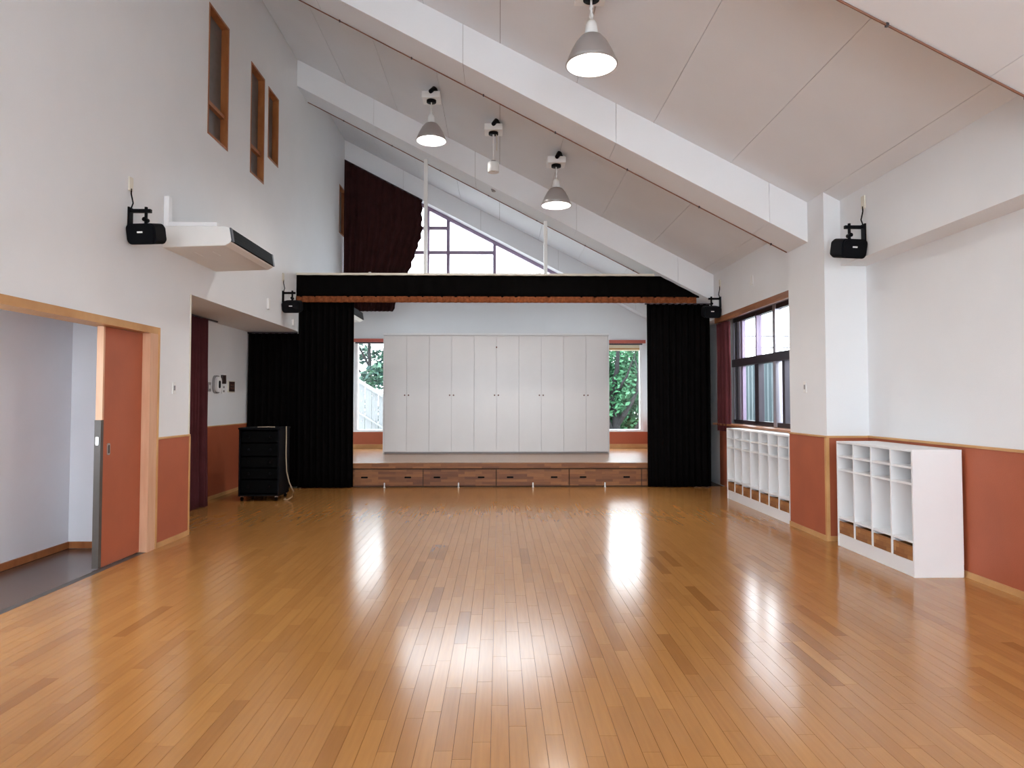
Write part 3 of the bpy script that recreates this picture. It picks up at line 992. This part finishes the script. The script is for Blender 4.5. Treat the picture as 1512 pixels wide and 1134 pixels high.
x = -0.08
t = empty('pendant_spotlight', (x, 9.35, ceil_z(x) - 0.225))
tag(t, 'small white cylinder hanging on a thin rod between the two far lamps', 'spotlight')
lamp_mount(t, 0.225, x, 0)
MB().tube([(0, 0, 0.0), (0, 0, -0.37)], 0.012, 8).build('rod', 'white_plastic', t)
MB().lathe([(0.0, -0.365), (0.035, -0.365), (0.035, -0.38), (0.0, -0.38)], (0, 0, 0), 16).build('swivel', 'alu', t)
MB().lathe([(0.0, -0.385), (0.066, -0.385), (0.078, -0.40), (0.078, -0.52), (0.07, -0.525), (0.06, -0.51), (0.0, -0.505)], (0, 0, 0), 24).build('can', 'white_plastic', t)
MB().lathe([(0.0, -0.507), (0.03, -0.507), (0.03, -0.50), (0, -0.50)], (0, 0, 0), 14).build('lens', 'cream', t)
MB().tube([(0.04, 0, 0.0), (0.05, 0, -0.1), (0.045, 0, -0.22)], 0.006, 6).build('safety_cord', 'cream', t)

xd = -0.09
o = MB().lathe([(0.0, 0.0), (0.045, 0.0), (0.045, -0.02), (0.03, -0.055), (0.0, -0.06)], (xd, 11.2, ceil_z(xd) - BD + 0.03), 18).build('smoke_detector', 'grey_plastic')
tag(o, 'small grey detector under the beam above the stage', 'detector')

# ------------------------------------------------------------------ wall speakers
def speaker(label, loc, side, aim):
    """side +1: bracket on a wall to the right (arm points -X); -1: wall to the left"""
    t = empty('wall_speaker', loc)
    tag(t, label, 'speaker', 'black wall speakers')
    s = side
    def bx(nm, mt, x0, x1, *r):
        a, b = sorted((x0 * s, x1 * s))
        return B(nm, mt, t, a, b, *r)
    bx('wall_plate', 'black', -0.014, 0.0, -0.035, 0.035, -0.07, 0.10)
    bx('bracket_arm', 'black', -0.19, -0.014, -0.016, 0.016, 0.055, 0.085)
    MB().tube([(-0.145 * s, 0, 0.105), (-0.145 * s, 0, -0.045)], 0.014, 8).build('pivot', 'black', t)
    MB().tube([(-0.145 * s, -0.035, -0.01), (-0.145 * s, 0.03, -0.01)], 0.02, 8).build('knob', 'black', t)
    cab = MB()
    cab.rbox(-0.135, 0.135, -0.075, 0.075, -0.09, 0.09, 0.045, 5)
    cab.rbox(-0.118, 0.118, -0.088, -0.075, -0.08, 0.08, 0.035, 5)
    cab.rbox(-0.105, 0.105, 0.075, 0.13, -0.075, 0.075, 0.03, 5)
    c = cab.build('cabinet', 'black', t)
    c.location = (-0.150 * s, 0.0, -0.135)
    c.rotation_euler = (math.radians(13), 0, math.radians(aim))
    MB().rbox(-0.028, 0.022, -0.0905, -0.088, 0.008, 0.022, 0.004, 3).build('name_plate', 'white_plastic', c)
    g = MB().tube([(-0.012 * s, 0, 0.09), (-0.03 * s, 0, 0.14), (-0.012 * s, 0.0, 0.22), (-0.012 * s, 0, 0.27)], 0.006, 6).build('cord', 'black', t)
    bx('outlet', 'cream', -0.012, 0.0, -0.03, 0.03, 0.25, 0.37)
    return t
speaker('black speaker on the left wall beside the air conditioner', (XL, 6.12, 3.01), -1, -6)
speaker('black speaker high on the right wall beside the pillar', (XU, 6.45, 2.98), 1, 10)
speaker('black speaker left of the stage against the valance', (XL, 10.45, 2.96), -1, 0)
speaker('black speaker right of the stage over the side window', (XU, 10.72, 2.93), 1, 0)

# ------------------------------------------------------------------ air conditioners
def aircon(label, y0):
    t = empty('air_conditioner', (XL, y0, 2.89))
    tag(t, label, 'air conditioner', 'wall air conditioners')
    Wd = 1.27
    prof = [(0.0, 0.0), (0.60, 0.022), (0.655, 0.05), (0.665, 0.075), (0.645, 0.195), (0.60, 0.212), (0.0, 0.212)]
    m2 = MB().prism([(p[0], p[1]) for p in prof], 0.0, Wd, 'y')
    bevel(m2.build('casing', 'ac_white', t), 0.008, 2)
    fp = [(0.655, 0.060), (0.676, 0.066), (0.654, 0.196), (0.636, 0.192)]
    g = MB().prism(fp, 0.05, Wd - 0.05, 'y').build('air_grille', 'grille', t)
    MB().prism([(0.65, 0.058), (0.678, 0.064), (0.656, 0.198), (0.632, 0.194)], 0.004, 0.05, 'y').build('grille_end', 'grille2', t)
    MB().prism([(0.65, 0.058), (0.678, 0.064), (0.656, 0.198), (0.632, 0.194)], Wd - 0.05, Wd - 0.004, 'y').build('grille_end', 'grille2', t)
    for k in range(3):
        z = 0.095 + 0.03 * k
        xx = 0.6745 - (z - 0.066) * 0.17
        MB().box(xx, xx + 0.003, 0.06, Wd - 0.06, z, z + 0.004).build('louver', 'black', g)
    for k in range(2):
        MB().box(0.2 + 0.18 * k, 0.206 + 0.18 * k, 0.25, 0.45, 0.0045 + 0.0066 * k, 0.0115 + 0.0066 * k).build('service_clip', 'white_plastic', t)
    return t
aircon('white air conditioner jutting from the left wall beside a speaker', 6.72)
aircon('white air conditioner glimpsed above the stage behind the left curtain', 12.0)
o = empty('pipe_duct', (XL, 6.735, 3.10))
tag(o, 'white pipe cover standing on the near end of the air conditioner', 'duct')
bevel(B('upright_duct', 'white', o, 0.0, 0.05, 0.0, 0.07, 0.004, 0.30), 0.005)
bevel(B('level_duct', 'white', o, 0.05, 0.52, 0.0, 0.06, 0.004, 0.045), 0.005)

# ------------------------------------------------------------------ small fittings
def plate(name, label, cat, axis, pos, w, h, d=0.01, mat='white_plastic', group=None, btn=True):
    """small wall plate; axis +1 wall to the left (faces +X), -1 wall to the right (faces -X)"""
    t = empty(name, pos)
    tag(t, label, cat, group)
    a, b = sorted((0.0, d * axis))
    bevel(B('cover', mat, t, a, b, -w / 2, w / 2, -h / 2, h / 2), 0.003)
    if btn:
        a, b = sorted((d * axis, (d + 0.004) * axis))
        B('button', 'grey_plastic' if mat == 'white_plastic' else 'white_plastic', t, a, b, -w / 5, w / 5, -h / 5, h / 5)
    return t
plate('light_switch', 'white switch plate on the wall right of the sliding door', 'switch', 1, (XL, 7.0, 1.53), 0.07, 0.12)
plate('light_switch', 'white switch plate on the white pillar', 'switch', -1, (3.3, 7.38, 1.55), 0.07, 0.12)
plate('wall_sensor', 'small white oblong box above the recess opening', 'sensor', 1, (XL, 9.78, 2.77), 0.07, 0.15, 0.03, btn=False)
plate('wall_sensor', 'small white box just below the speaker left of the stage', 'sensor', 1, (XL, 10.95, 2.64), 0.05, 0.1, 0.03, btn=False)
plate('outlet_box', 'small white outlet high on the right wall over the window', 'outlet', -1, (XU, 9.35, 3.05), 0.06, 0.13, 0.02, btn=False)
# recess wall panels
plate('switch_panel', 'grey and dark switch pair beside the plum curtain', 'switch', 1, (XREC, 9.86, 1.60), 0.11, 0.13, 0.012, 'grey_plastic')
t = empty('intercom', (XREC, 10.1, 1.64))
tag(t, 'white oval intercom handset in a dark surround on the recess wall', 'intercom')
MB().rbox(0.0, 0.02, -0.13, 0.13, -0.13, 0.13, 0.09, 6, 'x').build('surround', 'grey_plastic', t)
hs = MB().rbox(0.02, 0.055, -0.085, 0.085, -0.11, 0.11, 0.07, 6, 'x').build('handset', 'white', t)
MB().rbox(0.055, 0.06, -0.03, 0.03, -0.055, 0.055, 0.025, 6, 'x').build('dial', 'black', hs)
plate('control_box', 'brown control box above small buttons right of the intercom', 'control box', 1, (XREC, 10.34, 1.72), 0.13, 0.13, 0.03, 'brown_plastic', None, False)
t = empty('button_plate', (XREC, 10.36, 1.575))
tag(t, 'white plate with two small buttons under the brown control box', 'switch')
B('cover', 'white_plastic', t, 0, 0.012, -0.055, 0.055, -0.065, 0.065)
for z in (-0.03, 0.03):
    B('button', 'grey_plastic', t, 0.012, 0.018, -0.02, 0.02, z - 0.015, z + 0.015)
t = empty('wall_panel', (XREC, 10.66, 1.62))
tag(t, 'dark square control panel with pale border on the recess wall', 'control panel')
bevel(B('border', 'cream', t, 0, 0.014, -0.13, 0.13, -0.09, 0.09), 0.003)
B('face', 'brown_plastic', t, 0.014, 0.02, -0.105, 0.11, -0.075, 0.075)
for k in range(2):
    for q in range(2):
        B('button', 'brown_rod', t, 0.02, 0.024, -0.05 + 0.08 * k, -0.02 + 0.08 * k, -0.035 + 0.05 * q, -0.015 + 0.05 * q)

# audio rack on castors
t = empty('audio_rack', (-3.36, 10.0, 0))
tag(t, 'black wheeled audio rack standing in the dark recess', 'audio rack')
for sx in (-0.28, 0.26):
    B('side_panel', 'black', t, sx, sx + 0.02, -0.24, 0.24, 0.08, 1.0)
bevel(B('top', 'black', t, -0.29, 0.29, -0.25, 0.25, 1.0, 1.025), 0.004)
B('base', 'black', t, -0.28, 0.28, -0.24, 0.24, 0.07, 0.09)
B('back', 'black', t, -0.26, 0.26, 0.22, 0.235, 0.09, 1.0)
for k, (z0, z1) in enumerate(((0.11, 0.29), (0.31, 0.45), (0.47, 0.61), (0.63, 0.80), (0.82, 0.97))):
    u = bevel(B('rack_unit', 'grille', t, -0.255, 0.255, -0.22, 0.20, z0, z1), 0.004)
    for xk in (-0.15, 0.15):
        kn = MB().lathe([(0, 0), (0.02, 0), (0.018, 0.02), (0, 0.02)], (0, 0, 0), 12).build('dial', 'black', u)
        kn.rotation_euler = (R90, 0, 0)
        kn.location = (xk, -0.22, (z0 + z1) / 2)
for sx in (-0.24, 0.24):
    for sy in (-0.2, 0.2):
        c = MB().tube([(sx - 0.014, sy, 0.03), (sx + 0.014, sy, 0.03)], 0.03, 14).build('castor', 'grille', t)
        B('fork', 'metal', c, sx - 0.02, sx + 0.02, sy - 0.012, sy + 0.012, 0.052, 0.07)
MB().tube([(-0.05, -0.15, 1.03), (0.1, -0.18, 1.035), (0.18, -0.12, 1.03)], 0.008, 6).build('loose_lead', 'cable', t)
o = MB().tube([(-3.055, 10.0, 1.03), (-3.05, 9.98, 1.02), (-3.045, 9.97, 0.9), (-3.04, 9.95, 0.6), (-3.02, 9.92, 0.40), (-2.97, 9.88, 0.25), (-2.90, 9.85, 0.12), (-2.91, 9.83, 0.05), (-2.97, 9.82, 0.012), (-3.03, 9.85, 0.012), (-3.04, 9.95, 0.012)], 0.009, 8).build('power_cable', 'cable')
tag(o, 'pale beige cable hanging from the rack down to the floor', 'cable')

# ------------------------------------------------------------------ outside
g = MB().box(-40, 40, YB + 0.2, 60, -0.7, -0.5).build('ground', 'ground')
struct(g, 'grey ground outside the stage windows', 'ground')
g3 = MB().box(-40, XREC - 0.2, -15, YB + 0.2, -0.7, -0.5).build('ground_corridor', 'ground')
struct(g3, 'grey ground strip outside the corridor window', 'ground')
g2 = MB().box(XR + 0.2, 40, -15, YB + 0.2, -0.7, -0.5).build('ground_side', 'ground')
struct(g2, 'grey ground strip outside the side window', 'ground')

# white outside stair with boarded side
t = empty('outside_stair', (-3.2, 17.2, -0.5))
tag(t, 'white boarded side of an outside stair seen through the left stage window', 'stair')
def top_z(x):      # local x
    return 2.27 - 0.62 * x
r_ = random.Random(5)
k = 0
x = -2.6
while x < 2.2:
    x1 = x + 0.165
    m2 = MB().prism([(x + 0.006, 0.0), (x1 - 0.006, 0.0), (x1 - 0.006, top_z(x1) - 0.05), (x + 0.006, top_z(x) - 0.05)], 0.0, 0.02 + 0.012 * (k % 2))
    bd = m2.build('stair_board', 'stairgrey', t)
    if k % 2 == 0:
        for dz in (0.25, 0.5, 0.78, 1.0, 1.25):
            zc = top_z(x + 0.08) - dz
            if zc > 0.1:
                MB().box(x + 0.068, x + 0.098, -0.012, 0.002, zc - 0.015, zc + 0.015).build('bolt', 'grey_plastic', bd)
    x = x1
    k += 1
for off, hgt in ((0.0, 0.09), (-0.80, 0.05)):
    MB().prism([(-2.6, top_z(-2.6) + off - hgt), (2.2, top_z(2.2) + off - hgt), (2.2, top_z(2.2) + off), (-2.6, top_z(-2.6) + off)], -0.05, 0.06).build('handrail' if off == 0 else 'stringer', 'stairwhite', t)

# corrugated fence outside the side window
pts = []
n = 100
for i in range(n + 1):
    y = 6.0 + i * 0.1
    dx = 0.018 if (i % 2) else -0.018
    pts.append((5.05 + dx, y))
    pts.append((5.05 + dx, y + 0.06))
t = empty('corrugated_fence', (0, 0, 0))
tag(t, 'blue grey corrugated steel fence outside the side window', 'fence')
for s in range(3):
    seg = pts[s * 60: s * 60 + 61]
    m2 = MB()
    vs, fs = [], []
    for (px, py) in seg:
        vs += [(px, py, -0.5), (px, py, 2.12)]
    for i in range(len(seg) - 1):
        fs.append((2 * i, 2 * i + 2, 2 * i + 3, 2 * i + 1))
    sh = m2.add(vs, fs).build('fence_sheet', 'fence', t, False, False)
    s_ = sh.modifiers.new('sheet', 'SOLIDIFY')
    s_.thickness = 0.003
B('fence_rail', 'silver', t, 5.0, 5.03, 6.0, 15.0, 2.12, 2.16)
for i, z in enumerate((4.25, 3.75)):
    o = MB().tube([(2, 30, z + 0.2), (8, 30, z), (14, 30, z - 0.02), (20, 30, z + 0.1), (26, 30, z + 0.4)], 0.028, 6).build('power_line', 'alu')
    tag(o, ['upper of two overhead wires seen through the side window', 'lower of two overhead wires seen through the side window'][i], 'wire', 'overhead wires')

# trees
def tree(name, label, base, branches, blobs, leafmat, nleaf, size, seed, cat='tree', group='trees outside the stage windows'):
    r = random.Random(seed)
    t = empty(name, base)
    tag(t, label, cat, group)
    for i, (pts, rad) in enumerate(branches):
        k = len(pts)
        MB().tube(pts, [rad * (1 - 0.7 * j / (k - 1)) for j in range(k)], 7).build('trunk' if i == 0 else 'branch', 'bark', t)
    m2 = MB()
    tot = sum(b[3] ** 3 for b in blobs) ** 1.0
    for (bx, by, bz, br) in blobs:
        cnt = int(nleaf * br ** 2 / sum(b[3] ** 2 for b in blobs))
        for _ in range(cnt):
            while True:
                p = Vector((r.uniform(-1, 1), r.uniform(-1, 1), r.uniform(-1, 1)))
                if 0.2 < p.length < 1:
                    break
            c = Vector((bx, by, bz)) + p * br
            s = size * r.uniform(0.6, 1.3)
            a = Vector((r.uniform(-1, 1), r.uniform(-1, 1), r.uniform(-0.6, 0.6))).normalized()
            b_ = a.cross(Vector((r.uniform(-1, 1), r.uniform(-1, 1), r.uniform(-1, 1)))).normalized()
            vs = [c - a * s, c + b_ * s * 0.5, c + a * s, c - b_ * s * 0.5]
            m2.add(vs, [(0, 1, 2, 3)], False, r.random())
    lf = m2.build('foliage', leafmat, t, True, False)
    lf['kind'] = 'stuff'
    return t
rt = random.Random(31)
KT = 1.42
br1 = [([(0, 0, 0), (0.02, 0, 0.9), (-0.10, 0, 1.5), (0.05, 0, 2.2), (0.1, 0, 3.0)], 0.14),
       ([(0.0, 0, 0.6), (0.40, -0.25, 1.3), (0.72, -0.3, 1.9), (0.9, -0.3, 2.6)], 0.085),
       ([(-0.1, 0, 0.5), (-0.38, -0.2, 1.2), (-0.36, -0.3, 2.0), (-0.6, -0.3, 2.8)], 0.08),
       ([(0.25, 0, 0.0), (0.65, -0.3, 0.8), (1.05, -0.35, 1.25), (1.5, -0.35, 2.0)], 0.075),
       ([(-0.08, 0, 1.4), (0.25, -0.4, 2.0), (0.5, -0.45, 2.7)], 0.05),
       ([(-0.1, 0, 1.3), (-0.5, -0.4, 2.1), (-0.7, -0.45, 2.7)], 0.045),
       ([(0.55, -0.28, 1.6), (0.55, -0.45, 2.1), (0.42, -0.5, 2.6)], 0.04)]
br1 = [([(p[0] * KT, p[1] * KT, p[2] * KT) for p in q], r0 * KT) for q, r0 in br1]
bl1 = []
for i in range(60):
    bl1.append((rt.uniform(-2.6, 3.0), rt.uniform(-0.3, 1.6), rt.uniform(1.7, 3.9), rt.uniform(0.4, 0.75)))
for i in range(26):
    bl1.append((rt.uniform(-2.2, 2.8), rt.uniform(0.8, 1.8), rt.uniform(0.4, 2.0), rt.uniform(0.4, 0.65)))
tree('leafy_tree', 'dense green tree with dark branches outside the right stage window', (4.55, 27.0, -0.5), br1, bl1, 'leaf', 26000, 0.115, 41)
br2 = [([(0, 0, 0), (-0.05, 0, 1.2), (0.05, 0, 2.4), (0.0, 0, 3.6), (0.1, 0, 4.6)], 0.10),
       ([(0.02, 0, 2.2), (0.4, 0, 2.9), (0.7, 0, 3.6)], 0.05),
       ([(0.0, 0, 2.5), (-0.5, 0, 3.0), (-0.9, 0, 3.5)], 0.05),
       ([(0.02, 0, 2.9), (-0.35, 0, 3.6), (-0.5, 0, 4.3)], 0.04)]
bl2 = []
for i in range(26):
    bl2.append((rt.uniform(-1.6, 1.4), rt.uniform(-0.5, 0.7), rt.uniform(2.5, 4.6), rt.uniform(0.18, 0.42)))
tree('leafy_tree', 'open branched tree with pale sky gaps outside the left stage window', (-3.85, 20.5, -0.5), br2, bl2, 'leaf2', 3800, 0.085, 43)
bl3 = [(0, 0, 0.3 + 0.16 * k, 0.42 - 0.027 * k) for k in range(14)]
tree('small_conifer', 'small dark green conifer above the outside stair', (-3.55, 19.2, -0.2), [([(0, 0, 0), (0, 0, 1.2), (0, 0, 2.4)], 0.05)], bl3, 'conifer', 1500, 0.07, 44)
bl4 = [(rt.uniform(-3, 3), rt.uniform(-0.4, 0.4), rt.uniform(0.2, 1.3), rt.uniform(0.3, 0.5)) for _ in range(24)]
tree('hedge_shrub', 'low dark shrubs at the foot of the dense green tree', (5.6, 33.0, -0.5), [([(0, 0, 0), (0, 0, 0.8)], 0.05), ([(-1.5, 0, 0), (-1.4, 0, 0.8)], 0.05)], bl4, 'conifer', 2600, 0.09, 45, 'shrub')
